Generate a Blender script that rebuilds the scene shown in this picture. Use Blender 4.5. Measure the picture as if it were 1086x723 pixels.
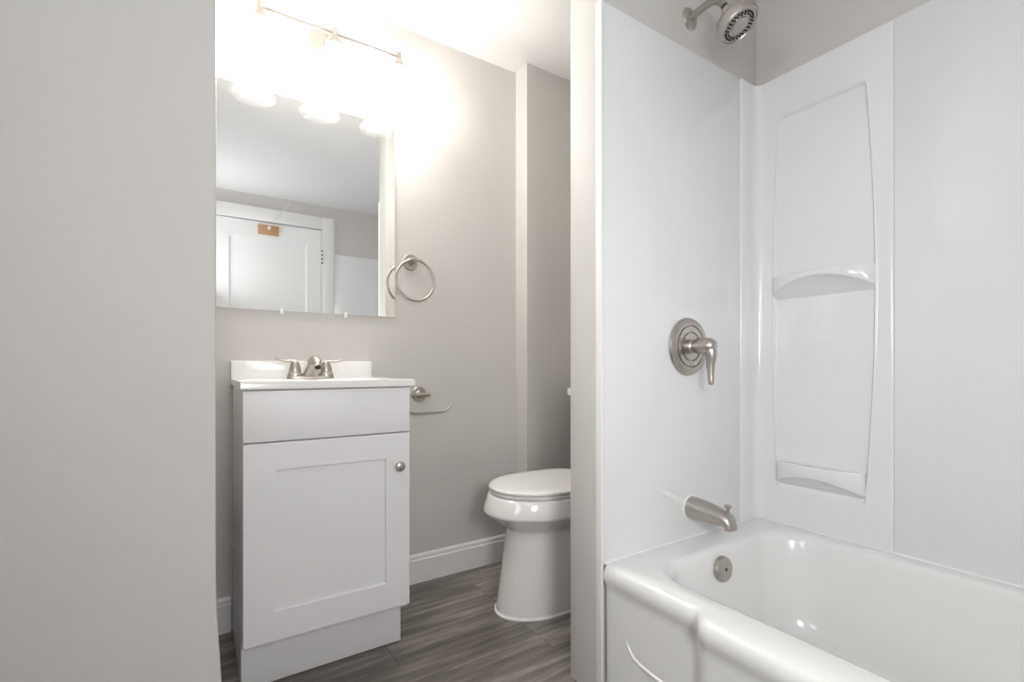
import bpy, bmesh, math, random
from mathutils import Vector, Matrix
random.seed(4)
for o in list(bpy.data.objects): bpy.data.objects.remove(o)
S = bpy.context.scene
COL = S.collection
PI = math.pi

# ------------------------------------------------------------------ camera
CAM_Z = 0.905
cd = bpy.data.cameras.new('camera'); cam = bpy.data.objects.new('camera', cd); COL.objects.link(cam)
cd.sensor_width = 36; cd.lens = 508.5/1086*36; cd.shift_y = 27.5/1086; cd.clip_start = 0.02
cam.location = (0, 0, CAM_Z); cam.rotation_euler = (PI/2, 0, -math.radians(33.2))
S.camera = cam

# ------------------------------------------------------------------ world, lights, exposure
w = bpy.data.worlds.new('world'); S.world = w; w.use_nodes = True
w.node_tree.nodes['Background'].inputs[0].default_value = (.9, .95, 1, 1)
w.node_tree.nodes['Background'].inputs[1].default_value = 0.3
S.view_settings.view_transform = 'Standard'; S.view_settings.look = 'None'
S.view_settings.gamma = 1; S.view_settings.use_curve_mapping = False
S.view_settings.exposure = 0.0
BULB = 225.0           # emission of each vanity bulb
FLASH = 6.7           # photographer's soft flash beside the camera
HALL_FILL = 3.6            # added fill from the hall, far left of the camera
XLW = -1.35
BOUNCE = 6.5         # his second flash, turned up and bounced off the ceiling
def area(name, loc, target, size, power, col):
    l = bpy.data.lights.new(name, 'AREA'); l.energy = power; l.size = size; l.color = col
    l.shape = 'DISK'
    o = bpy.data.objects.new(name, l); COL.objects.link(o); o.location = loc
    o.rotation_euler = (Vector(target)-Vector(loc)).to_track_quat('-Z', 'Y').to_euler()
    return o
area('flash_light', (.14, -.42, 1.13), (1.0, 1.0, .70), .36, FLASH, (1, .995, .99)).data.spread = math.radians(130)
area('hall_fill_light', (XLW+.04, .12, 1.45), (1.4, .35, .95), .85, HALL_FILL, (.95, .98, 1)).data.spread = math.radians(95)  # unseen fill lamp, added to lift the dim surfaces
area('bounce_flash', (-.16, -.30, 1.45), (.30, .15, 2.31), .30, BOUNCE, (.96, .97, 1))

# ------------------------------------------------------------------ materials
def mat(name, col, rough=.5, metal=0, spec=.5, coat=0, bump=None, bump_scale=200, vary=0, vscale=6):
    m = bpy.data.materials.new(name); m.use_nodes = True
    nt = m.node_tree; b = nt.nodes['Principled BSDF']
    b.inputs['Base Color'].default_value = (*col, 1); b.inputs['Roughness'].default_value = rough
    b.inputs['Metallic'].default_value = metal; b.inputs['Specular IOR Level'].default_value = spec
    b.inputs['Coat Weight'].default_value = coat; b.inputs['Coat Roughness'].default_value = .05
    tc = nt.nodes.new('ShaderNodeTexCoord')
    if bump:
        n = nt.nodes.new('ShaderNodeTexNoise'); n.inputs['Scale'].default_value = bump_scale
        n.inputs['Detail'].default_value = 3
        nt.links.new(tc.outputs['Object'], n.inputs['Vector'])
        bp = nt.nodes.new('ShaderNodeBump'); bp.inputs['Strength'].default_value = bump; bp.inputs['Distance'].default_value = .002
        nt.links.new(n.outputs['Fac'], bp.inputs['Height']); nt.links.new(bp.outputs['Normal'], b.inputs['Normal'])
    if vary:
        n = nt.nodes.new('ShaderNodeTexNoise'); n.inputs['Scale'].default_value = vscale; n.inputs['Detail'].default_value = 4
        nt.links.new(tc.outputs['Object'], n.inputs['Vector'])
        mx = nt.nodes.new('ShaderNodeMix'); mx.data_type = 'RGBA'
        mx.inputs['A'].default_value = (*[c*(1-vary) for c in col], 1); mx.inputs['B'].default_value = (*[min(1, c*(1+vary)) for c in col], 1)
        nt.links.new(n.outputs['Fac'], mx.inputs['Factor']); nt.links.new(mx.outputs['Result'], b.inputs['Base Color'])
    return m
M = {}
M['paint'] = mat('greige_wall_paint', (.614, .598, .576), .55, bump=.12, bump_scale=160, vary=.015)
M['ceiling'] = mat('white_ceiling_paint', (.86, .855, .85), .8, bump=.12, bump_scale=120)
M['trim'] = mat('white_trim_paint', (.84, .835, .825), .35)
M['door'] = mat('white_door_paint', (.86, .86, .86), .35)
M['cabinet'] = mat('white_cabinet_lacquer', (.86, .86, .865), .42)
M['marble'] = mat('white_cultured_marble', (.90, .895, .885), .18, coat=.3)
M['acrylic'] = mat('white_acrylic_panel', (.80, .805, .815), .16, coat=.2)
M['enamel'] = mat('white_tub_enamel', (.82, .82, .805), .19, coat=.35)
M['china'] = mat('white_china', (.84, .835, .82), .10, coat=.5)
M['seat'] = mat('white_seat_plastic', (.82, .815, .80), .25)
M['caulk'] = mat('white_caulk', (.85, .85, .84), .5)
M['dark'] = mat('black_rubber', (.02, .02, .02), .5)
M['wood'] = mat('orange_varnished_wood', (.50, .30, .15), .45, vary=.25, vscale=25)
M['screw'] = mat('steel_screw', (.55, .53, .5), .35, metal=1)
M['clip'] = mat('clear_plastic_clip', (.85, .86, .86), .15)
M['cord'] = mat('white_cord', (.80, .80, .80), .5)
# brushed nickel
m = mat('brushed_nickel', (.50, .465, .43), .36, metal=1); M['nickel'] = m
nt = m.node_tree; b = nt.nodes['Principled BSDF']
tc = nt.nodes.new('ShaderNodeTexCoord'); mp = nt.nodes.new('ShaderNodeMapping'); mp.inputs['Scale'].default_value = (60, 60, 900)
n = nt.nodes.new('ShaderNodeTexNoise'); n.inputs['Scale'].default_value = 1.5
nt.links.new(tc.outputs['Object'], mp.inputs['Vector']); nt.links.new(mp.outputs['Vector'], n.inputs['Vector'])
mr = nt.nodes.new('ShaderNodeMapRange'); mr.inputs['To Min'].default_value = .28; mr.inputs['To Max'].default_value = .48
nt.links.new(n.outputs['Fac'], mr.inputs['Value']); nt.links.new(mr.outputs['Result'], b.inputs['Roughness'])
# mirror silver
M['mirror'] = mat('mirror_silver', (.93, .945, .94), .0, metal=1)
# vinyl plank floor
m = mat('grey_brown_vinyl_planks', (.1, .09, .08), .38); M['floor'] = m
nt = m.node_tree; b = nt.nodes['Principled BSDF']; L = nt.links
tc = nt.nodes.new('ShaderNodeTexCoord')
br = nt.nodes.new('ShaderNodeTexBrick'); br.offset = .37
br.inputs['Scale'].default_value = 1; br.inputs['Brick Width'].default_value = 1.22; br.inputs['Row Height'].default_value = .182
br.inputs['Mortar Size'].default_value = .0009; br.inputs['Mortar Smooth'].default_value = .3
br.inputs['Color1'].default_value = (0, 0, 0, 1); br.inputs['Color2'].default_value = (1, 1, 1, 1); br.inputs['Mortar'].default_value = (.5, .5, .5, 1)
mp0 = nt.nodes.new('ShaderNodeMapping'); mp0.inputs['Location'].default_value = (.26, .054, 0)
L.new(tc.outputs['Object'], mp0.inputs['Vector']); L.new(mp0.outputs['Vector'], br.inputs['Vector'])
sc = nt.nodes.new('ShaderNodeVectorMath'); sc.operation = 'MULTIPLY_ADD'; sc.inputs[1].default_value = (7, 7, 7)
L.new(br.outputs['Color'], sc.inputs[0]); 
mp1 = nt.nodes.new('ShaderNodeMapping'); mp1.inputs['Scale'].default_value = (2.2, 34, 1); L.new(tc.outputs['Object'], mp1.inputs['Vector'])
L.new(mp1.outputs['Vector'], sc.inputs[2])
g1 = nt.nodes.new('ShaderNodeTexNoise'); g1.inputs['Scale'].default_value = 1; g1.inputs['Detail'].default_value = 8; g1.inputs['Roughness'].default_value = .68; g1.inputs['Distortion'].default_value = .25
L.new(sc.outputs[0], g1.inputs['Vector'])
mp2 = nt.nodes.new('ShaderNodeMapping'); mp2.inputs['Scale'].default_value = (1.6, 6, 1); L.new(tc.outputs['Object'], mp2.inputs['Vector'])
g2 = nt.nodes.new('ShaderNodeTexNoise'); g2.inputs['Scale'].default_value = 1.3; g2.inputs['Detail'].default_value = 3; L.new(mp2.outputs['Vector'], g2.inputs['Vector'])
def math2(op, a, bb):
    q = nt.nodes.new('ShaderNodeMath'); q.operation = op
    for i, v in enumerate((a, bb)):
        if isinstance(v, (int, float)): q.inputs[i].default_value = v
        else: L.new(v, q.inputs[i])
    return q.outputs[0]
sep = nt.nodes.new('ShaderNodeSeparateColor'); L.new(br.outputs['Color'], sep.inputs[0])
v = math2('ADD', math2('MULTIPLY', g1.outputs['Fac'], 1.05), math2('MULTIPLY', g2.outputs['Fac'], .50))
v = math2('ADD', v, math2('MULTIPLY', sep.outputs[0], .10)); v = math2('SUBTRACT', v, .34)
cr = nt.nodes.new('ShaderNodeValToRGB'); L.new(v, cr.inputs[0])
e = cr.color_ramp.elements
e[0].position = .22; e[0].color = (.070, .062, .056, 1); e[1].position = .78; e[1].color = (.46, .42, .385, 1)
q = e.new(.46); q.color = (.178, .157, .141, 1)
mx = nt.nodes.new('ShaderNodeMix'); mx.data_type = 'RGBA'; L.new(br.outputs['Fac'], mx.inputs['Factor'])
L.new(cr.outputs[0], mx.inputs['A']); mx.inputs['B'].default_value = (.05, .042, .037, 1); L.new(mx.outputs['Result'], b.inputs['Base Color'])
bp = nt.nodes.new('ShaderNodeBump'); bp.inputs['Strength'].default_value = .15; bp.inputs['Distance'].default_value = .001
L.new(g1.outputs['Fac'], bp.inputs['Height']); L.new(bp.outputs['Normal'], b.inputs['Normal'])
# emitting materials
def emit(name, col, strength):
    m = bpy.data.materials.new(name); m.use_nodes = True; nt = m.node_tree; nt.nodes.clear()
    e = nt.nodes.new('ShaderNodeEmission'); e.inputs[0].default_value = (*col, 1); e.inputs[1].default_value = strength
    o = nt.nodes.new('ShaderNodeOutputMaterial'); nt.links.new(e.outputs[0], o.inputs[0]); return m
M['bulb'] = emit('lit_bulb', (1, .96, .905), BULB)
# glass shade: clear glass, thin
m = bpy.data.materials.new('seeded_glass'); m.use_nodes = True; nt = m.node_tree; nt.nodes.clear()
tr = nt.nodes.new('ShaderNodeBsdfTransparent'); tr.inputs[0].default_value = (.97, .97, .97, 1)
tl = nt.nodes.new('ShaderNodeBsdfTranslucent'); tl.inputs[0].default_value = (.95, .95, .95, 1)
gl = nt.nodes.new('ShaderNodeBsdfGlossy'); gl.inputs['Roughness'].default_value = .05
fr = nt.nodes.new('ShaderNodeFresnel'); fr.inputs[0].default_value = 1.5
df = nt.nodes.new('ShaderNodeBsdfDiffuse'); df.inputs[0].default_value = (.95, .95, .95, 1); m0 = nt.nodes.new('ShaderNodeMixShader'); m0.inputs[0].default_value = .5
nt.links.new(tl.outputs[0], m0.inputs[1]); nt.links.new(df.outputs[0], m0.inputs[2])
m1 = nt.nodes.new('ShaderNodeMixShader'); m1.inputs[0].default_value = .05
m2 = nt.nodes.new('ShaderNodeMixShader'); o = nt.nodes.new('ShaderNodeOutputMaterial')
nt.links.new(tr.outputs[0], m1.inputs[1]); nt.links.new(m0.outputs[0], m1.inputs[2])
fm = nt.nodes.new('ShaderNodeMath'); fm.operation = 'MULTIPLY'; fm.inputs[1].default_value = .3; nt.links.new(fr.outputs[0], fm.inputs[0]); nt.links.new(fm.outputs[0], m2.inputs[0]); nt.links.new(m1.outputs[0], m2.inputs[1]); nt.links.new(gl.outputs[0], m2.inputs[2])
nt.links.new(m2.outputs[0], o.inputs[0]); M['glass'] = m

# ------------------------------------------------------------------ helpers
def box(bm, x0, x1, y0, y1, z0, z1, bev=0, seg=2):
    r = bmesh.ops.create_cube(bm, size=1)
    for v in r['verts']:
        v.co = Vector(((x0+x1)/2+v.co.x*(x1-x0), (y0+y1)/2+v.co.y*(y1-y0), (z0+z1)/2+v.co.z*(z1-z0)))
    if bev:
        es = list({e for v in r['verts'] for e in v.link_edges})
        bmesh.ops.bevel(bm, geom=es, offset=bev, segments=seg, affect='EDGES', profile=.5)
    return bm
def loft(bm, rings, cap0=True, cap1=True, closed=True):
    vs = [[bm.verts.new(p) for p in r] for r in rings]
    n = len(rings[0])
    for a, b in zip(vs, vs[1:]):
        for i in range(n if closed else n-1):
            j = (i+1) % n
            bm.faces.new((a[i], a[j], b[j], b[i]))
    if cap0: bm.faces.new(vs[0])
    if cap1: bm.faces.new(vs[-1])
    return bm
def frame(axis):
    a = Vector(axis).normalized()
    u = a.orthogonal().normalized() if abs(a.z) > .9 or abs(a.z) < 1e-6 and False else (Vector((0, 0, 1)).cross(a).normalized() if abs(a.z) < .99 else Vector((1, 0, 0)))
    return a, u, a.cross(u)
def lathe(bm, prof, org, axis=(0, 0, 1), n=40, cap0=True, cap1=True):
    a, u, v = frame(axis); org = Vector(org)
    rings = [[org+a*h+(u*math.cos(t)+v*math.sin(t))*max(r, 1e-4) for t in [2*PI*i/n for i in range(n)]] for r, h in prof]
    return loft(bm, rings, cap0, cap1)
def catmull(pts, k=6):
    P = [Vector(p) for p in pts]; out = []
    for i in range(len(P)-1):
        p0, p1, p2, p3 = P[max(i-1, 0)], P[i], P[i+1], P[min(i+2, len(P)-1)]
        for s in range(k):
            t = s/k
            out.append(.5*((2*p1)+(-p0+p2)*t+(2*p0-5*p1+4*p2-p3)*t*t+(-p0+3*p1-3*p2+p3)*t**3))
    out.append(P[-1]); return out
def tube(bm, pts, rad, n=14, smooth=6, sy=1.0):
    """pts control points, rad number or list per control point"""
    rl = rad if isinstance(rad, (list, tuple)) else [rad]*len(pts)
    if smooth:
        P = catmull(pts, smooth); R = [p.x for p in catmull([(r, 0, 0) for r in rl], smooth)]
    else: P = [Vector(p) for p in pts]; R = list(rl)
    T = [(P[min(i+1, len(P)-1)]-P[max(i-1, 0)]).normalized() for i in range(len(P))]
    u = T[0].orthogonal().normalized(); rings = []
    for p, t, r in zip(P, T, R):
        u = (u-t*u.dot(t)).normalized(); v = t.cross(u)
        rings.append([p+(u*math.cos(q)+v*sy*math.sin(q))*r for q in [2*PI*i/n for i in range(n)]])
    return loft(bm, rings)
def fin(bm, angle):
    bmesh.ops.recalc_face_normals(bm, faces=bm.faces)
    return bm
def wloc(o):
    l = Vector((0, 0, 0))
    while o: l += o.location; o = o.parent
    return l
def obj(name, bm, material, parent=None, base=None, angle=35, bevel=0, subsurf=0):
    me = bpy.data.meshes.new(name); fin(bm, angle)
    off = Vector(base) if base else (wloc(parent) if parent else Vector((0, 0, 0)))
    for v in bm.verts: v.co -= off
    bm.to_mesh(me); bm.free()
    for p in me.polygons: p.use_smooth = True
    me.set_sharp_from_angle(angle=math.radians(angle))
    me.materials.append(material)
    o = bpy.data.objects.new(name, me); COL.objects.link(o)
    if parent: o.parent = parent
    elif base: o.location = base
    if bevel:
        b = o.modifiers.new('bevel', 'BEVEL'); b.width = bevel; b.segments = 3; b.limit_method = 'ANGLE'; b.angle_limit = math.radians(40)
    if subsurf:
        s = o.modifiers.new('sub', 'SUBSURF'); s.levels = s.render_levels = subsurf
    return o
def tag(o, label, cat, group=None):
    o['label'] = label; o['category'] = cat
    if group: o['group'] = group
    return o
def thing(name, label, cat, loc, group=None):
    o = bpy.data.objects.new(name, None); COL.objects.link(o); o.location = loc; o.empty_display_size = .05
    return tag(o, label, cat, group)
def struct(name, bm, m, **k):
    o = obj(name, bm, m, **k); o['kind'] = 'structure'; return o
B = bmesh.new

# ------------------------------------------------------------------ key planes (metres)
YP = 0.960      # near face of the plumbing wall and of the left wall
YPB = 1.079     # their far face
XE = 0.910      # free end of the partition
YV = 1.910      # vanity wall
XB, YB = 1.2715, 1.816   # boxed chase
XT = 1.676      # long wall behind the tub
YD = -0.600     # door wall behind the camera
CEIL = 2.310
XL = -1.35      # far left

# ------------------------------------------------------------------ structure
struct('floor', box(B(), XL-.1, XT+.1, YD-.1, YV+.1, -.06, 0), M['floor'])
struct('ceiling', box(B(), XL-.1, XT+.1, YD-.1, YV+.1, CEIL, CEIL+.06), M['ceiling'])
struct('wall_back', box(B(), -.12, XB+.02, YV, YV+.1, 0, CEIL), M['paint'])
struct('wall_chase', box(B(), XB, XT+.1, YB, YV+.1, 0, CEIL), M['paint'])
struct('wall_toilet', box(B(), 1.625, XT+.1, YPB, YB, 0, CEIL), M['paint'])
struct('wall_partition', box(B(), XE, XT+.1, YP, YPB, 0, CEIL, .002), M['paint'])
struct('wall_right', box(B(), XT, XT+.1, YD-.1, YP, 0, CEIL), M['paint'])
# left wall, its outside corner chipped and flaring low down
bm = B(); xe = .0252
zs = [0, .10, .36, .40, .44, .49, .55, CEIL]; fl = [.010, .010, .0085, .0065, .004, .001, 0, 0]
rings = []
for z, f in zip(zs, fl):
    rings.append([(XL, YP, z), (xe-.004+f, YP, z), (xe-.001+f, YP+.002, z), (xe+f, YP+.006, z), (xe+f*.5, YPB, z), (XL, YPB, z)])
loft(bm, rings); struct('wall_left', bm, M['paint'])
struct('wall_alcove', box(B(), -.12, -.02, YPB, YV, 0, CEIL), M['paint'])
bm = B(); box(bm, XL-.1, XL, YD-.1, -.33, 0, CEIL); box(bm, XL-.1, XL, .57, YPB, 0, CEIL); box(bm, XL-.1, XL, -.33, .57, 0, 1.0); box(bm, XL-.1, XL, -.33, .57, 1.9, CEIL)
struct('wall_hall', bm, M['paint'])
bm = B()
for a in (-.33, .10, .53): box(bm, XL-.07, XL-.03, a, a+.04, 1.0, 1.9)
for a in (1.0, 1.43, 1.86): box(bm, XL-.07, XL-.03, -.33, .57, a, a+.04)
for a in ((-.40, -.33, .93, 1.97), (.57, .64, .93, 1.97), (-.33, .57, .93, 1.0), (-.33, .57, 1.9, 1.97)): box(bm, XL, XL+.016, *a)
struct('added_window_1', bm, M['trim'])  # invented frame and opening, out of view, added to go with the fill lamp
# door wall with its opening
DX0, DX1, DZ = .087, .897, 2.100
bm = B(); box(bm, XL, DX0-.02, YD-.1, YD, 0, CEIL); box(bm, DX1+.02, XT, YD-.1, YD, 0, CEIL); box(bm, DX0-.02, DX1+.02, YD-.1, YD, DZ+.02, CEIL)
struct('wall_front', bm, M['paint'])
# door casing
def casing(x0, x1, z0, z1):
    bm = B(); box(bm, x0, x1, YD, YD+.018, z0, z1, .003); return bm
bm = B()
box(bm, DX0-.11, DX0-.004, YD, YD+.018, 0, 2.205, .003)
box(bm, DX1+.004, 1.003, YD, YD+.018, .372, 2.205, .003)
box(bm, DX1+.002, .912, YD, YD+.018, 0, .372)
box(bm, DX0-.004, DX1+.004, YD, YD+.018, 2.098, 2.205, .003)
box(bm, DX0-.02, DX0-.003, YD-.1, YD+.004, 0, DZ+.02); box(bm, DX1+.003, DX1+.02, YD-.1, YD+.004, 0, DZ+.02); box(bm, DX0-.003, DX1+.003, YD-.1, YD+.004, DZ, DZ+.02)
struct('trim_1', bm, M['trim'])
# door slab: two recessed panels, hinges
bm = B()
box(bm, DX0, DX1, YD-.040, YD-.030, .01, DZ-.006)
def ring_rect(x0, x1, z0, z1, y): return [(x0, y, z0), (x1, y, z0), (x1, y, z1), (x0, y, z1)]
F = YD-.004; px0, px1 = .2026, .782
for a, b_, c, d in ((DX0, px0, .01, DZ-.006), (px1, DX1, .01, DZ-.006), (px0, px1, 1.96, DZ-.006), (px0, px1, .01, .24), (px0, px1, .92, 1.08)):
    box(bm, a, b_, YD-.035, F, c, d)
for z0, z1 in ((.24, .92), (1.08, 1.96)):
    loft(bm, [ring_rect(px0, px1, z0, z1, F), ring_rect(px0+.012, px1-.012, z0+.012, z1-.012, F-.012), ring_rect(px0+.016, px1-.016, z0+.016, z1-.016, F-.012)], cap0=False)
dr = struct('door_1', bm, M['door'])
for z in (.25, 1.86):
    bm = B(); box(bm, DX1-.003, DX1+.006, YD-.010, YD+.004, z-.05, z+.05)
    lathe(bm, [(.006, -.055), (.006, .055)], (DX1+.002, YD+.021, z), n=16); hg = obj('hinge', bm, M['trim'], dr)
    bm = B()
    for k in (-.054, -.02, .015, .05): lathe(bm, [(.0072, -.006), (.0072, .006)], (DX1+.002, YD+.021, z+k), n=16)
    obj('hinge_pin', bm, M['dark'], hg)
bm = B(); lathe(bm, [(.03, 0), (.03, .006), (.012, .01), (.012, .035), (.024, .045), (.027, .06), (.018, .07), (0, .072)], (DX0+.065, F, .95), (0, 1, 0)); obj('door_knob', bm, M['nickel'], dr)
# baseboards with a stepped top
def baseboard(name, p, q, inward, h=.118, t=.014):
    p, q, n_ = Vector((*p, 0)), Vector((*q, 0)), Vector((*inward, 0))
    prof = [(0, 0), (t, 0), (t, h-.024), (t-.004, h-.020), (t-.004, h-.008), (t-.008, h), (0, h)]
    bm = B(); loft(bm, [[c+n_*a+Vector((0, 0, z)) for a, z in prof] for c in (p, q)]); return struct(name, bm, M['trim'], angle=20)
baseboard('baseboard_back', (-.02, YV), (.0935, YV), (0, -1))
baseboard('baseboard_back', (.562, YV), (XB, YV), (0, -1))
baseboard('baseboard_chase', (XB, YB), (1.625, YB), (0, -1))
baseboard('baseboard_chase_side', (XB, YV-.014), (XB, YB-.014), (-1, 0))
baseboard('baseboard_alcove', (-.02, YV-.014), (-.02, YPB), (1, 0))
baseboard('baseboard_left', (XL, YP), (-.02, YP), (0, -1))
baseboard('baseboard_front', (XL, YD), (DX0-.11, YD), (0, 1))
baseboard('baseboard_hall', (XL, YD+.014), (XL, YP-.014), (1, 0))

# ------------------------------------------------------------------ bathtub
TX0, TX1, TY0, TY1, RZ = .9178, 1.667, -.588, .953, .372
def rr(x0, x1, y0, y1, r, z, bulge=0.0, nl=110, ns=24, nc=12, zf=None):
    """rounded rectangle, counter-clockwise from the lower left, with a bulging left side"""
    pts = []
    def arc(cx, cy, a0):
        for i in range(nc):
            a = a0+PI/2*i/nc; pts.append([cx+r*math.cos(a), cy+r*math.sin(a)])
    arc(x0+r, y0+r, PI)
    for i in range(ns): pts.append([x0+r+(x1-x0-2*r)*i/ns, y0])
    arc(x1-r, y0+r, -PI/2)
    for i in range(nl): pts.append([x1, y0+r+(y1-y0-2*r)*i/nl])
    arc(x1-r, y1-r, 0)
    for i in range(ns): pts.append([x1-r-(x1-x0-2*r)*i/ns, y1])
    arc(x0+r, y1-r, PI/2)
    for i in range(nl):
        y = y1-r-(y1-y0-2*r)*i/nl
        def ss(a, b, v):
            t = min(1, max(0, (v-a)/(b-a))); return t*t*(3-2*t)
        s = ss(.668, .628, y)*ss(-.305, -.265, y)
        pts.append([x0-bulge*s, y])
    return [(x, y, z) for x, y in pts]
bm = B(); bu = .034
rings = [rr(TX0+.013, TX1, TY0, TY1, .004, 0, bu), rr(TX0+.011, TX1, TY0, TY1, .004, .290, bu), rr(TX0+.010, TX1, TY0, TY1, .004, .305, bu),
         rr(TX0+.0065, TX1, TY0, TY1, .004, .316, bu), rr(TX0+.0015, TX1, TY0, TY1, .004, .328, bu), rr(TX0-.0005, TX1, TY0, TY1, .004, .342, bu),
         rr(TX0+.002, TX1, TY0, TY1, .005, .356, bu), rr(TX0+.009, TX1-.001, TY0, TY1, .006, .366, bu), rr(TX0+.020, TX1-.002, TY0+.002, TY1-.002, .008, .371, bu*.95),
         rr(TX0+.034, TX1-.006, TY0+.01, TY1-.01, .012, RZ, bu*.6), rr(.985, TX1-.034, TY0+.075, TY1-.080, .10, RZ-.002), rr(.995, TX1-.040, TY0+.085, TY1-.088, .11, RZ-.005),
         rr(1.003, TX1-.046, TY0+.094, TY1-.096, .115, RZ-.013), rr(1.008, TX1-.050, TY0+.103, TY1-.102, .12, RZ-.028), rr(1.022, TX1-.058, TY0+.15, TY1-.112, .125, .26),
         rr(1.040, TX1-.075, TY0+.22, TY1-.130, .13, .13), rr(1.058, TX1-.092, TY0+.27, TY1-.150, .13, .075), rr(1.09, TX1-.125, TY0+.32, TY1-.185, .12, .050), rr(1.16, TX1-.2, TY0+.42, TY1-.26, .09, .044)]
loft(bm, rings)
# pressed bead on the apron ends and centre
tube(bm, [(.9325, .880, .205), (.9320, .872, .180), (.9315, .850, .160), (.9315, .80, .150), (.9315, .72, .147), (.9335, .685, .147)], [.003, .0055, .0055, .0055, .0055, .003], n=12)
tube(bm, [(.8985, .575, .205), (.8980, .572, .175), (.8975, .55, .152), (.8975, .4, .146), (.8975, -.1, .146), (.8975, -.19, .152), (.8980, -.212, .175), (.8985, -.215, .205)], .0055, n=12)
tub = thing('bathtub', 'white enamel alcove bathtub with a stepped apron below the wall panels', 'bathtub', ((TX0+TX1)/2, (TY0+TY1)/2, 0))
obj('tub_shell', bm, M['enamel'], tub, angle=50)
bm = B()
tube(bm, [(.922, .9525, RZ-.001), (1.665, .9525, RZ-.001)], .0042, n=10, smooth=0)
tube(bm, [(1.6665, .951, RZ-.001), (1.6665, -.585, RZ-.001)], .0042, n=10, smooth=0)
struct('trim_2', bm, M['caulk'])
# overflow plate tilted with the end wall
ov = thing('overflow_plate', 'round brushed nickel overflow plate inside the tub under the spout', 'overflow plate', (1.290, .842, .310))
ax = Vector((0, -1, .12)).normalized()
bm = B(); lathe(bm, [(.036, -.004), (.036, .004), (.034, .009), (.028, .011), (0, .0115)], (1.290, .840, .312), ax, 48); obj('cover', bm, M['nickel'], ov)
bm = B(); lathe(bm, [(.0045, .010), (.0045, .0125), (.003, .0128), (.002, .0118), (0, .0118)], (1.290, .840, .312), ax, 16); obj('screw', bm, M['dark'], ov, angle=30)
dn = B(); lathe(dn, [(.032, 0), (.032, .003), (.026, .004), (.02, .002), (0, .002)], (1.33, .58, .0445), n=32); tag(obj('drain', dn, M['nickel'], base=(1.33, .58, .0445)), 'round brushed nickel drain in the bottom of the bathtub', 'drain')

# ------------------------------------------------------------------ tub surround
ZT = 1.898
sur = thing('tub_surround', 'glossy white acrylic wall panels with moulded shelves above the bathtub', 'shower surround', (1.30, .953, RZ))
zb = RZ+.0005
bm = B(); box(bm, XE+.002, 1.572, .953, YP, zb, ZT, .0015); obj('faucet_panel', bm, M['acrylic'], sur)
bm = B(); box(bm, .9085, .9172, .9490, .9720, .0, ZT, .0015); struct('trim_3', bm, M['caulk'])
bm = B(); box(bm, 1.667, XT, YD+.008, .550, zb, ZT+.004, .0015); obj('long_panel', bm, M['acrylic'], sur)
bm = B(); box(bm, 1.006, 1.667, YD, YD+.008, zb, ZT, .0015); obj('end_panel', bm, M['acrylic'], sur)
# moulded corner panel with a shallow recess outlined by a raised bead
bm = B(); y_in = .949; xf = 1.6635
prof = [(1.5655, .9532), (1.567, .950), (1.570, y_in)]
prof += [(1.60, y_in), (1.622, y_in)]
R_ = .026
for i in range(9):
    a = PI/2*(1-i/8); prof.append((xf-R_+R_*math.cos(a), y_in-R_+R_*math.sin(a)))
prof += [(xf, .905)]
NY, NZ = 60, 150
ys = [.905-(.905-.556)*(i/NY) for i in range(1, NY+1)]
prof += [(xf, y) for y in ys] + [(xf+.001, .552), (1.6672, .550)]
def edge_l(z):   # niche outline, far and near sides bow outwards
    t = (z-.50)/(1.755-.50)
    return .872+.022*math.sin(PI*min(1, max(0, t)))**.6*1.0-.004*t
def edge_r(z):
    t = (z-.50)/(1.755-.50)
    return .628-.036*math.sin(PI*min(1, max(0, t*.86+.06)))**.8
def sdf(y, z):
    """distance inside the niche outline"""
    top = 1.755
    return min(edge_l(z)-y, y-edge_r(z), top-z, z-.50)
def relief(y, z):
    d = sdf(y, z)
    r = .0028*math.exp(-((d)/.0028)**2)
    def ss(a, b, v):
        t = min(1, max(0, (v-a)/(b-a))); return t*t*(3-2*t)
    return -r + .0075*ss(.001, .0065, d)
zl = [zb+(ZT-zb)*i/NZ for i in range(NZ+1)]
zl = sorted(set(zl+[1.755+k*.002 for k in range(-7, 4)]))
rows = []
for z in zl:
    row = []
    for (x, y) in prof:
        xx = x
        if .552 < y < .906: xx = x+relief(y, z)
        row.append((xx, y, z))
    rows.append(row)
# refine columns near the outline by warping: sample columns follow the bowed sides
def warp(y, z):
    # map y in [.592,.893] so columns track the two edges
    L0, R0 = .890, .594
    l, r = edge_l(z), edge_r(z)
    if y > L0: return .905-(.905-y)*(.905-l)/(.905-L0)
    if y < R0: return .556+(y-.556)*(r-.556)/(R0-.556)
    return r+(y-R0)*(l-r)/(L0-R0)
ysn = [.905-(.905-.898)*i/2 for i in range(1, 3)]+[.896-.001*i for i in range(0, 17)]+[.879-(.879-.606)*i/24 for i in range(1, 24)]+[.606-.001*i for i in range(0, 20)]+[.584-.007*i for i in range(0, 4)]
prof2 = [('f', p) for p in prof[:prof.index((xf, .905))+1]]+[('w', (xf, y)) for y in ysn]+[('f', (xf, .556)), ('f', (xf+.001, .552)), ('f', (1.6672, .550))]
rows = []
for z in zl:
    row = []
    for k, (x, y) in prof2:
        if k == 'w':
            yy = warp(y, z); row.append((x+relief(yy, z), yy, z))
        else: row.append((x, y, z))
    rows.append(row)
vs = [[bm.verts.new(p) for p in r] for r in rows]
for a, b_ in zip(vs, vs[1:]):
    for i in range(len(a)-1): bm.faces.new((a[i], a[i+1], b_[i+1], b_[i]))
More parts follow.
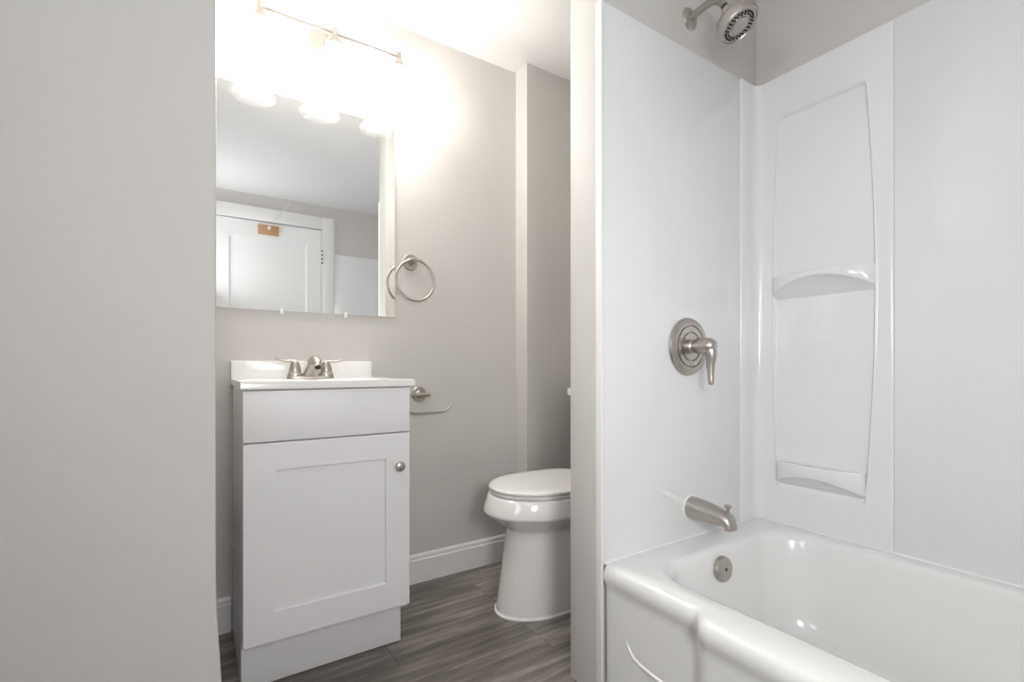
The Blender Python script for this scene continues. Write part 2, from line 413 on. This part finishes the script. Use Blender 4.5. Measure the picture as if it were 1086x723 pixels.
# close the top against the walls
tb = [bm.verts.new(p) for p in [(1.5655, .958, ZT), (1.674, .958, ZT), (1.674, .550, ZT)]]
bm.faces.new(vs[-1]+[tb[2], tb[1], tb[0]])
obj('corner_panel', bm, M['acrylic'], sur, angle=60)
# moulded shelves with an arched underside
def shelf(ztop, y_far, y_near, hz, ap, wd=.042):
    bm = B(); n_ = 44; rings = []
    for i in range(n_+1):
        t = i/n_; y = y_far+(y_near-y_far)*t
        bow = max(0, 1-abs(2*t-1)**5)**.55
        x = 1.6685-.007-wd*bow*(.62+.38*math.sin(PI*t))
        c = math.sin(PI*(.04+.92*t))**.8
        zlow = ztop-hz+(hz-ap)*c
        xb = 1.6705
        ymid = y
        rings.append([(xb, y, ztop-.002), (xb-(xb-x)*.55, y, ztop-.004), (x+.004, y, ztop), (x+.001, y, ztop-.001), (x, y, ztop-.004), (x-.0008, y, (ztop-.004+zlow)/2), (x, y, zlow+.003), (x+.001, y, zlow+.001), (x+.004, y, zlow), (xb-(xb-x)*.45, y, zlow-(zlow-(ztop-hz))*.55), (xb, y, ztop-hz-.002)])
    loft(bm, rings); return bm
obj('shelf', shelf(1.212, .893, .594, .075, .018), M['acrylic'], sur, angle=60)
obj('shelf', shelf(.588, .880, .618, .078, .038), M['acrylic'], sur, angle=60)

# ------------------------------------------------------------------ shower fittings
sh = thing('overhead_shower', 'round brushed nickel shower head on a bent arm above the panels', 'shower head', (1.297, YP, 2.004))
bm = B(); lathe(bm, [(.034, .0), (.034, .002), (.030, .006), (.018, .010), (.012, .012), (0, .012)], (1.297, YP, 2.002), (0, -1, 0)); obj('flange', bm, M['nickel'], sh)
bm = B(); tube(bm, [(1.297, YP-.002, 2.002), (1.297, .92, 2.007), (1.297, .892, 2.008), (1.297, .866, 2.000), (1.294, .846, 1.980), (1.291, .834, 1.960)], .0105, n=20); obj('arm', bm, M['nickel'], sh)
n_ = Vector((.15, -.46, -.875)).normalized(); fc = Vector((1.303, .795, 1.884))
bm = B(); lathe(bm, [(.011, .0), (.015, .004), (.016, .012), (.013, .018), (.018, .022), (.026, .027), (.044, .036), (.050, .041), (.051, .047), (.049, .0485), (.054, .050), (.0575, .054), (.0580, .074), (.0555, .079), (.0515, .080), (.0495, .077), (0, .077)], fc-n_*.080, n_, 56); hd = obj('spray_head', bm, M['nickel'], sh)
a_, u_, v_ = frame(n_); bm = B()
for r, k, s in ((.0405, 26, .0027), (.0335, 20, .0021)):
    for i in range(k):
        t = 2*PI*(i+.5*(r < .04))/k; c = fc+(u_*math.cos(t)+v_*math.sin(t))*r
        lathe(bm, [(s, -.004), (s, .0005), (s*.5, .0012), (0, .0012)], c, n_, 8)
obj('nozzle_ring', bm, M['dark'], hd)
bm = B(); lathe(bm, [(.025, -.004), (.025, -.001), (.020, .002), (0, .003)], fc, n_, 32); obj('spray_disc', bm, M['nickel'], hd)

vc = Vector((1.277, .9525, .968)); A = (0, -1, 0)
vl = thing('shower_valve', 'round brushed nickel mixer valve with a drooping lever on the white panel', 'shower valve', vc)
bm = B(); lathe(bm, [(.088, 0), (.090, .004), (.088, .009), (.080, .0135), (.070, .0150), (.0665, .0148), (.0655, .0105), (.0630, .0105), (.062, .0150), (.046, .0155), (.0450, .0110), (.0425, .0110), (.0415, .0155), (.026, .016), (0, .016)], vc, A, 72); obj('escutcheon', bm, M['nickel'], vl, angle=30)
bm = B(); lathe(bm, [(.023, .012), (.0225, .022), (.019, .026), (.019, .034), (.0225, .036), (.0225, .040), (0, .040)], vc, A, 36); obj('stem', bm, M['nickel'], vl, angle=30)
bm = B(); lathe(bm, [(.020, .038), (.0245, .040), (.0250, .046), (.0245, .070), (.0225, .084), (.017, .093), (.008, .0975), (0, .098)], vc, A, 36)
tube(bm, [vc+Vector((0, -.074, .004)), vc+Vector((0, -.083, -.022)), vc+Vector((0, -.082, -.055)), vc+Vector((0, -.082, -.085)), vc+Vector((0, -.083, -.108)), vc+Vector((0, -.083, -.116))], [.021, .0170, .0125, .0098, .0086, .0055], n=18)
obj('lever', bm, M['nickel'], vl, angle=50)
bm = B()
for s in (1, -1): tube(bm, [vc+Vector((-.004, -.0156, -.056)), vc+Vector((-.001, -.0156, -.060)), vc+Vector((-.004, -.0156, -.064))] if s == 1 else [vc+Vector((.010, -.0156, -.056)), vc+Vector((.010, -.0156, -.064))], .0007, n=6, smooth=2)
obj('temperature_mark', bm, M['dark'], vl)

sp = thing('tub_spout', 'brushed nickel tub spout with a diverter knob on top', 'tub spout', (1.292, .953, .464))
bm = B(); P = [(1.292, .9525, .466, .0345, .0345), (1.292, .948, .466, .035, .035), (1.292, .90, .465, .0325, .032), (1.292, .86, .4625, .029, .0275), (1.292, .832, .459, .026, .0235), (1.292, .818, .455, .0245, .0205)]
rings = []
for x, y, z, rw, rh in P: rings.append([(x+rw*math.cos(t), y, z+rh*math.sin(t)) for t in [2*PI*i/32 for i in range(32)]])
# turned-down nose
for k, (y, z, rw, rh, tl) in enumerate([(.811, .448, .0235, .0180, 35), (.806, .440, .023, .0165, 62), (.8045, .4325, .0225, .0155, 84)]):
    a = math.radians(tl); ring = []
    for t in [2*PI*i/32 for i in range(32)]:
        l = rh*math.sin(t); ring.append((1.292+rw*math.cos(t), y-l*math.sin(a)*1.0+0.012*math.sin(a), z+l*math.cos(a)))
    rings.append(ring)
loft(bm, rings); obj('spout_body', bm, M['nickel'], sp, angle=45)
bm = B(); lathe(bm, [(.005, 0), (.0045, .016), (.006, .019), (.0105, .022), (.011, .025), (.0085, .028), (0, .029)], (1.292, .824, .474), n=24); obj('diverter_knob', bm, M['nickel'], sp)
bm = B(); lathe(bm, [(.0375, -.0005), (.037, .004), (.034, .005)], (1.292, .952, .466), (0, -1, 0), 36); obj('caulk_ring', bm, M['caulk'], sp)

# ------------------------------------------------------------------ vanity cabinet
CX0, CX1, CY = .0985, .560, 1.447
vn = thing('vanity_cabinet', 'white single-door shaker vanity cabinet under the sink top', 'cabinet', ((CX0+CX1)/2, 1.68, 0))
bm = B(); box(bm, CX0+.001, CX0+.016, CY+.020, YV-.002, .145, .8425); box(bm, CX1-.016, CX1-.001, CY+.020, YV-.002, .145, .8425); box(bm, CX0+.016, CX1-.016, CY+.020, YV-.002, .145, .160); box(bm, CX0+.016, CX1-.016, YV-.010, YV-.002, .160, .60); box(bm, CX0+.016, CX1-.016, CY+.020, CY+.036, .68, .72)
box(bm, CX0+.001, CX0+.017, 1.535, YV-.002, 0, .146)
box(bm, CX1-.017, CX1-.001, 1.535, YV-.002, 0, .146); obj('carcass', bm, M['cabinet'], vn)
bm = B(); box(bm, CX0+.001, CX1-.001, 1.527, 1.540, .0035, .145, .001); obj('toe_kick', bm, M['cabinet'], vn)
bm = B(); box(bm, CX0, CX1, CY, CY+.019, .7025, .8410, .0015); obj('drawer_front', bm, M['cabinet'], vn)
bm = B()
d0, d1, z0, z1 = CX0, CX1, .157, .6985
def rq(x0, x1, z0, z1, y): return ring_rect(x0, x1, z0, z1, y)
loft(bm, [rq(d0, d1, z0, z1, CY+.019), rq(d0, d1, z0, z1, CY+.0018), rq(d0+.0018, d1-.0018, z0+.0018, z1-.0018, CY),
          rq(.1765, .484, .2375, .6235, CY), rq(.1770, .4835, .2380, .6230, CY+.0005), rq(.1775, .4830, .2385, .6225, CY+.0085), rq(.1785, .482, .2395, .6215, CY+.0085)])
dv = obj('door', bm, M['cabinet'], vn, angle=25)
bm = B(); lathe(bm, [(.0075, 0), (.0065, .006), (.0065, .013), (.010, .016), (.0145, .019), (.0150, .023), (.0135, .027), (.008, .0295), (0, .030)], (.522, CY, .598), (0, -1, 0), 36); obj('knob', bm, M['nickel'], dv)
bm = B(); lathe(bm, [(.009, 0), (.009, .003), (.004, .006), (0, .006)], (CX0+.001, 1.83, .318), (-1, 0, 0), 16); obj('screw_cap', bm, M['trim'], vn); bm = B(); lathe(bm, [(.005, 0), (.004, .002), (0, .002)], (CX0+.001, 1.60, .190), (-1, 0, 0), 12); obj('screw_cap', bm, M['trim'], vn)

# ------------------------------------------------------------------ vanity top with integral bowl
tx0, tx1, ty0, ty1, tz0, tz1 = .0925, .5745, 1.436, YV-.001, .8432, .866
vt = thing('washbasin', 'white cultured marble sink top with backsplash on the white vanity cabinet', 'vanity top', (.3335, 1.67, tz0))
N = 96; cxb, cyb = .334, 1.640
angs = [2*PI*i/N for i in range(N)]
for cxx in ((tx0, ty0), (tx1, ty0), (tx1, ty1), (tx0, ty1)):
    a = math.atan2(cxx[1]-cyb, cxx[0]-cxb) % (2*PI); k = min(range(N), key=lambda i: abs(angs[i]-a)); angs[k] = a
def rect_ring(ins, z):
    out = []
    for a in angs:
        c, s = math.cos(a), math.sin(a)
        tt = min(((tx1-ins-cxb)/c if c > 1e-9 else (tx0+ins-cxb)/c if c < -1e-9 else 9), ((ty1-ins-cyb)/s if s > 1e-9 else (ty0+ins-cyb)/s if s < -1e-9 else 9))
        out.append((cxb+c*tt, cyb+s*tt, z))
    return out
def oval(rx, ry, z): return [(cxb+rx*math.cos(a), cyb+ry*math.sin(a), z) for a in angs]
bm = B()
loft(bm, [oval(.170, .125, tz0-.0), rect_ring(.004, tz0), rect_ring(.0, tz0+.003), rect_ring(0, tz1-.003), rect_ring(.0008, tz1-.0008), rect_ring(.003, tz1), rect_ring(.012, tz1),
          rect_ring(.018, tz1-.002), oval(.185, .140, tz1-.003), oval(.178, .133, tz1-.008), oval(.165, .122, tz1-.035), oval(.13, .095, tz1-.08), oval(.08, .06, tz1-.105), oval(.025, .025, tz1-.11)], cap0=False)
obj('countertop', bm, M['marble'], vt, angle=50)
bm = B(); box(bm, tx0, .592-.0175, YV-.020, YV-.001, tz1-.002, .9265, .003, 3); obj('backsplash', bm, M['marble'], vt)
bm = B(); lathe(bm, [(.022, 0), (.022, .003), (.014, .004), (0, .0035)], (cxb, cyb, tz1-.111), n=24); obj('drain_ring', bm, M['nickel'], vt)

# ------------------------------------------------------------------ faucet
fx, fy, fz = .3345, 1.815, tz1-.0018
fa = thing('faucet', 'brushed nickel two-handle faucet in front of the backsplash', 'faucet', (fx, fy, fz))
def stad(hw, hd, z, n=40, dy=0):
    out = []
    for i in range(n):
        t = 2*PI*i/n; c, s = math.cos(t), math.sin(t)
        out.append((fx+(hw-hd)*(1 if c > 0 else -1)*min(1, abs(c)*3)+hd*c, fy+dy+hd*s, z))
    return out
bm = B(); loft(bm, [stad(.0785, .026, fz), stad(.0785, .026, fz+.006), stad(.0770, .0245, fz+.0085), stad(.074, .0215, fz+.010)]); obj('base_plate', bm, M['nickel'], fa, angle=30)
for s in (-1, 1):
    hx = fx+s*.052
    bm = B(); lathe(bm, [(.0235, .0085), (.0235, .018), (.0225, .0195), (.0195, .020), (.0195, .022), (.0200, .0235), (.0190, .034), (.0160, .047), (.0115, .057), (.007, .0625), (0, .064)], (hx, fy, fz), n=32)
    hb = obj('handle', bm, M['nickel'], fa, angle=30)
    bm = B(); tube(bm, [(hx-s*.002, fy, fz+.056), (hx+s*.012, fy-.001, fz+.0605), (hx+s*.030, fy-.003, fz+.0605), (hx+s*.048, fy-.005, fz+.063), (hx+s*.058, fy-.006, fz+.068), (hx+s*.0625, fy-.006, fz+.0725)], [.0065, .0055, .0038, .0036, .0048, .0050], n=14)
    obj('lever', bm, M['nickel'], hb, angle=50)
bm = B(); rings = []
for z, hw, hd, dy in ((.006, .0310, .024, -.001), (.016, .0270, .024, -.008), (.030, .0215, .024, -.016), (.042, .0170, .023, -.022), (.054, .0150, .022, -.028), (.064, .0135, .019, -.032), (.071, .009, .012, -.034), (.074, .003, .005, -.035)):
    rings.append([(fx+hw*math.copysign(abs(math.cos(t))**.8, math.cos(t)), fy+dy+hd*math.copysign(abs(math.sin(t))**.8, math.sin(t)), fz+z) for t in [2*PI*i/36 for i in range(36)]])
loft(bm, rings)
tube(bm, [(fx, fy-.012, fz+.056), (fx, fy-.045, fz+.0645), (fx, fy-.080, fz+.064), (fx, fy-.103, fz+.0555), (fx, fy-.114, fz+.044)], [.0135, .0150, .0165, .0165, .0155], n=28)
spt = obj('spout', bm, M['nickel'], fa, angle=50)
bm = B(); lathe(bm, [(.0140, -.002), (.0140, .006), (.0115, .007), (.0105, .002), (0, .002)], (fx, fy-.1145, fz+.044), (0, -.70, -.71), 24); obj('aerator', bm, M['screw'], spt)
bm = B(); lathe(bm, [(.0100, .0022), (.0100, .0035), (0, .0035)], (fx, fy-.1145, fz+.044), (0, -.70, -.71), 20); obj('outlet', bm, M['dark'], spt)

# ------------------------------------------------------------------ mirror and its clips
mx0, mx1, mz0, mz1 = .050, .674, 1.1075, 1.888
def mr_(ins, y): return ring_rect(mx0+ins, mx1-ins, mz0+ins, mz1-ins, y)
bm = B(); loft(bm, [mr_(0, YV-.001), mr_(0, YV-.0046), mr_(.0008, YV-.0055)])
mi = tag(obj('wall_mirror', bm, M['mirror'], base=((mx0+mx1)/2, YV-.001, mz0), angle=10), 'frameless rectangular mirror on the wall above the sink', 'mirror')
for x in (.252, .477):
    bm = B(); box(bm, x-.006, x+.006, YV-.009, YV-.001, mz0-.013, mz0-.0005, .001); box(bm, x-.005, x+.005, YV-.009, YV-.0065, mz0-.002, mz0+.009, .001)
    lathe(bm, [(.003, .0), (.002, .0015), (0, .0015)], (x, YV-.009, mz0-.007), (0, -1, 0), 12)
    lb = 'left clear plastic clip under the mirror edge' if x < .3 else 'right clear plastic clip under the mirror edge'
    tag(obj('mirror_clip', bm, M['clip'], base=(x, YV-.001, mz0-.013)), lb, 'clip', 'clips under the mirror')

# ------------------------------------------------------------------ vanity light
LX, LY, LZ = .408, 1.780, 2.094
lt = thing('vanity_light', 'three-lamp brushed nickel bar light with glass bell shades above the mirror', 'wall light', (LX, YV, 2.115))
bm = B(); lathe(bm, [(.072, 0), (.072, .006), (.066, .014), (.045, .020), (0, .022)], (LX, YV, 2.115), (0, -1, 0), 48); obj('backplate', bm, M['nickel'], lt)
bm = B(); tube(bm, [(LX, YV-.015, 2.115), (LX, YV-.06, 2.115), (LX, LY+.03, 2.108), (LX, LY, LZ)], [.016, .012, .009, .008], n=20); obj('arm', bm, M['nickel'], lt)
bm = B(); tube(bm, [(LX-.237, LY, LZ), (LX+.237, LY, LZ)], .0055, n=16, smooth=0); obj('crossbar', bm, M['nickel'], lt)
for k in (-1, 0, 1):
    x = LX+k*.2365
    bm = B(); lathe(bm, [(.005, .020), (.0085, .018), (.0085, -.006), (.011, -.012), (.020, -.026), (.030, -.038), (.034, -.046), (.033, -.048), (.028, -.040), (0, -.036)], (x, LY, LZ), n=36)
    so = obj('lamp_socket', bm, M['nickel'], lt)
    bm = B(); outer = [(.031, -.044), (.035, -.058), (.041, -.080), (.047, -.108), (.054, -.135), (.064, -.158), (.0745, -.171), (.0775, -.174)]
    inner = [(r-.0025, h-.0005) for r, h in reversed(outer)]
    lathe(bm, outer+[(.0775, -.1765)]+inner, (x, LY, LZ), n=48, cap0=False, cap1=False); obj('glass_shade', bm, M['glass'], so, angle=60)
    bm = B(); lathe(bm, [(.012, -.040), (.013, -.055), (.020, -.068), (.027, -.085), (.029, -.100), (.026, -.116), (.016, -.127), (0, -.131)], (x, LY, LZ), n=28); obj('light_bulb', bm, M['bulb'], so, angle=60)


# ------------------------------------------------------------------ towel ring
tr = thing('towel_ring', 'brushed nickel towel ring beside the mirror', 'towel ring', (.741, YV, 1.337))
bm = B(); lathe(bm, [(.033, 0), (.033, .006), (.031, .0085), (.016, .0095), (.014, .012), (.0105, .020), (.0095, .045), (.0105, .060), (.009, .066), (0, .067)], (.741, YV, 1.341), (0, -1, 0), 40); obj('mount', bm, M['nickel'], tr)
bm = B(); tube(bm, [(.721, 1.851, 1.340), (.768, 1.851, 1.340)], [.0085, .0085], n=18, smooth=0); obj('holder', bm, M['nickel'], tr)
bm = B(); rc = Vector((.741, 1.851, 1.258)); rings = []
for i in range(72):
    a = 2*PI*i/72; d = Vector((math.cos(a), 0, math.sin(a)))
    rings.append([rc+d*(.0825+.0052*math.cos(t))+Vector((0, .0052*math.sin(t), 0)) for t in [2*PI*j/14 for j in range(14)]])
rings.append(rings[0]); loft(bm, rings, False, False); bmesh.ops.remove_doubles(bm, verts=bm.verts, dist=1e-6); obj('ring', bm, M['nickel'], tr)

# ------------------------------------------------------------------ toilet paper holder
tp = thing('toilet_paper_holder', 'empty brushed nickel toilet paper holder beside the vanity', 'paper holder', (.779, YV, .790))
bm = B(); lathe(bm, [(.032, 0), (.032, .006), (.030, .0085), (.016, .0095), (.013, .013), (.010, .022), (.010, .062), (0, .063)], (.779, YV, .790), (0, -1, 0), 40); obj('mount', bm, M['nickel'], tp)
bm = B(); tube(bm, [(.738, 1.851, .791), (.800, 1.851, .791)], [.0085, .0085], n=18, smooth=0); tube(bm, [(.80, 1.851, .791), (.806, 1.851, .791)], [.0095, .0075], n=18, smooth=0); obj('pivot', bm, M['nickel'], tp)
bm = B(); tube(bm, [(.742, 1.851, .791), (.712, 1.851, .790), (.702, 1.851, .782), (.702, 1.851, .740), (.715, 1.851, .722), (.742, 1.851, .7155), (.80, 1.851, .715), (.850, 1.851, .7155), (.868, 1.851, .7165), (.875, 1.851, .7195), (.882, 1.851, .7250), (.900, 1.851, .7400)], .0036, n=12); obj('bar', bm, M['nickel'], tp)

# ------------------------------------------------------------------ toilet
TYC = 1.49
to = thing('toilet', 'white two-piece toilet with closed lid beside the partition', 'toilet', (1.2, TYC, 0))
def egg(xf_, xb_, hw, z, xc=None, n=64, p=2.0, pb=3.2):
    xc = xc if xc is not None else xf_+hw*1.22; out = []
    for i in range(n):
        t = 2*PI*i/n; c, s = math.cos(t), math.sin(t)
        if c < 0: e_ = 2/p; x = xc-(xc-xf_)*abs(c)**e_; y = hw*math.copysign(abs(s)**e_, s)
        else: e_ = 2/pb; x = xc+(xb_-xc)*abs(c)**e_; y = hw*math.copysign(abs(s)**e_, s)
        out.append((x, TYC+y, z))
    return out
bm = B()
loft(bm, [egg(.920, 1.49, .124, .002, 1.12), egg(.920, 1.49, .124, .012, 1.12), egg(.930, 1.49, .121, .08, 1.12), egg(.947, 1.49, .1165, .18, 1.12), egg(.962, 1.49, .112, .27, 1.12), egg(.966, 1.49, .111, .300, 1.12),
          egg(.961, 1.49, .114, .306, 1.12), egg(.950, 1.485, .122, .315, 1.12), egg(.922, 1.475, .145, .336, 1.12), egg(.886, 1.46, .174, .362, 1.12), egg(.878, 1.455, .181, .3675, 1.12), egg(.8745, 1.455, .184, .372, 1.12), egg(.8745, 1.455, .184, .377, 1.12),
          egg(.880, 1.455, .181, .395, 1.12), egg(.891, 1.455, .175, .424, 1.12), egg(.896, 1.455, .171, .432, 1.12), egg(.905, 1.45, .164, .435, 1.12)])
obj('bowl', bm, M['china'], to, angle=60)
bm = B(); loft(bm, [egg(.913, 1.492, .131, .0005, 1.12), egg(.913, 1.492, .131, .005, 1.12), egg(.919, 1.49, .125, .009, 1.12), egg(.926, 1.49, .117, .012, 1.12)]); obj('caulk', bm, M['caulk'], to)
bm = B(); loft(bm, [egg(.906, 1.37, .163, .4365, 1.11), egg(.900, 1.372, .168, .439, 1.11), egg(.899, 1.372, .169, .445, 1.11), egg(.904, 1.37, .165, .4485, 1.11)]); obj('seat', bm, M['seat'], to, angle=60)
bm = B(); loft(bm, [egg(.903, 1.375, .166, .4500, 1.11), egg(.898, 1.377, .171, .4525, 1.11), egg(.897, 1.377, .172, .459, 1.11), egg(.900, 1.375, .169, .4635, 1.11), egg(.915, 1.365, .157, .4665, 1.11), egg(.97, 1.33, .115, .4685, 1.11), egg(1.05, 1.25, .05, .4690, 1.12)]); obj('lid', bm, M['seat'], to, angle=60)
for s in (-1, 1):
    bm = B(); box(bm, 1.375, 1.405, TYC+s*.075-.02, TYC+s*.075+.02, .434, .462, .005, 3); obj('hinge', bm, M['seat'], to)
bm = B(); rings = []
def rb(x0, x1, hw, z, r=.03, n=8):
    out = []
    for cx_, cy_, a0 in ((x1-r, TYC+hw-r, 0), (x0+r, TYC+hw-r, PI/2), (x0+r, TYC-hw+r, PI), (x1-r, TYC-hw+r, 3*PI/2)):
        for i in range(n): a = a0+PI/2*i/(n-1); out.append((cx_+r*math.cos(a), cy_+r*math.sin(a), z))
    return out
loft(bm, [rb(1.44, 1.60, .175, .436), rb(1.435, 1.605, .19, .46), rb(1.428, 1.608, .205, .60), rb(1.424, 1.610, .212, .772)]); tk = obj('tank', bm, M['china'], to, angle=50)
bm = B(); loft(bm, [rb(1.420, 1.612, .216, .7725), rb(1.412, 1.618, .224, .778), rb(1.411, 1.618, .225, .802), rb(1.415, 1.616, .221, .810), rb(1.425, 1.610, .210, .813)]); obj('tank_lid', bm, M['china'], to, angle=50)
bm = B(); lathe(bm, [(.014, 0), (.014, .006), (.008, .010), (0, .010)], (1.425, 1.615, .72), (-1, 0, 0), 20); tube(bm, [(1.416, 1.615, .72), (1.410, 1.575, .717), (1.408, 1.545, .712)], [.005, .0045, .006], n=12); obj('flush_lever', bm, M['nickel'], to)

# ------------------------------------------------------------------ hook board on the door, cord above it
hk = thing('hook_board', 'orange varnished wood board with a white hook on the white door', 'hook board', (.484, F, 1.99))
bm = B(); box(bm, .407, .562, F, F+.016, 1.991, 2.072, .003); obj('board', bm, M['wood'], hk)
bm = B(); lathe(bm, [(.012, .015), (.012, .019), (.006, .022), (.006, .034), (.013, .040), (.012, .048), (0, .050)], (.487, F, 2.045), (0, 1, 0), 20); obj('hook', bm, M['trim'], hk)
bm = B(); tube(bm, [(.651, YD+.006, CEIL-.002), (.647, YD+.008, 2.296), (.60, YD+.022, 2.222), (.532, YD+.022, 2.118)], .0032, n=10); lathe(bm, [(.010, 0), (.010, .008), (0, .009)], (.651, YD+.008, CEIL), (0, 0, -1), 14)
tag(obj('cord', bm, M['cord'], base=(.651, YD+.006, CEIL)), 'thin white cord hanging from the ceiling over the door head', 'cord')
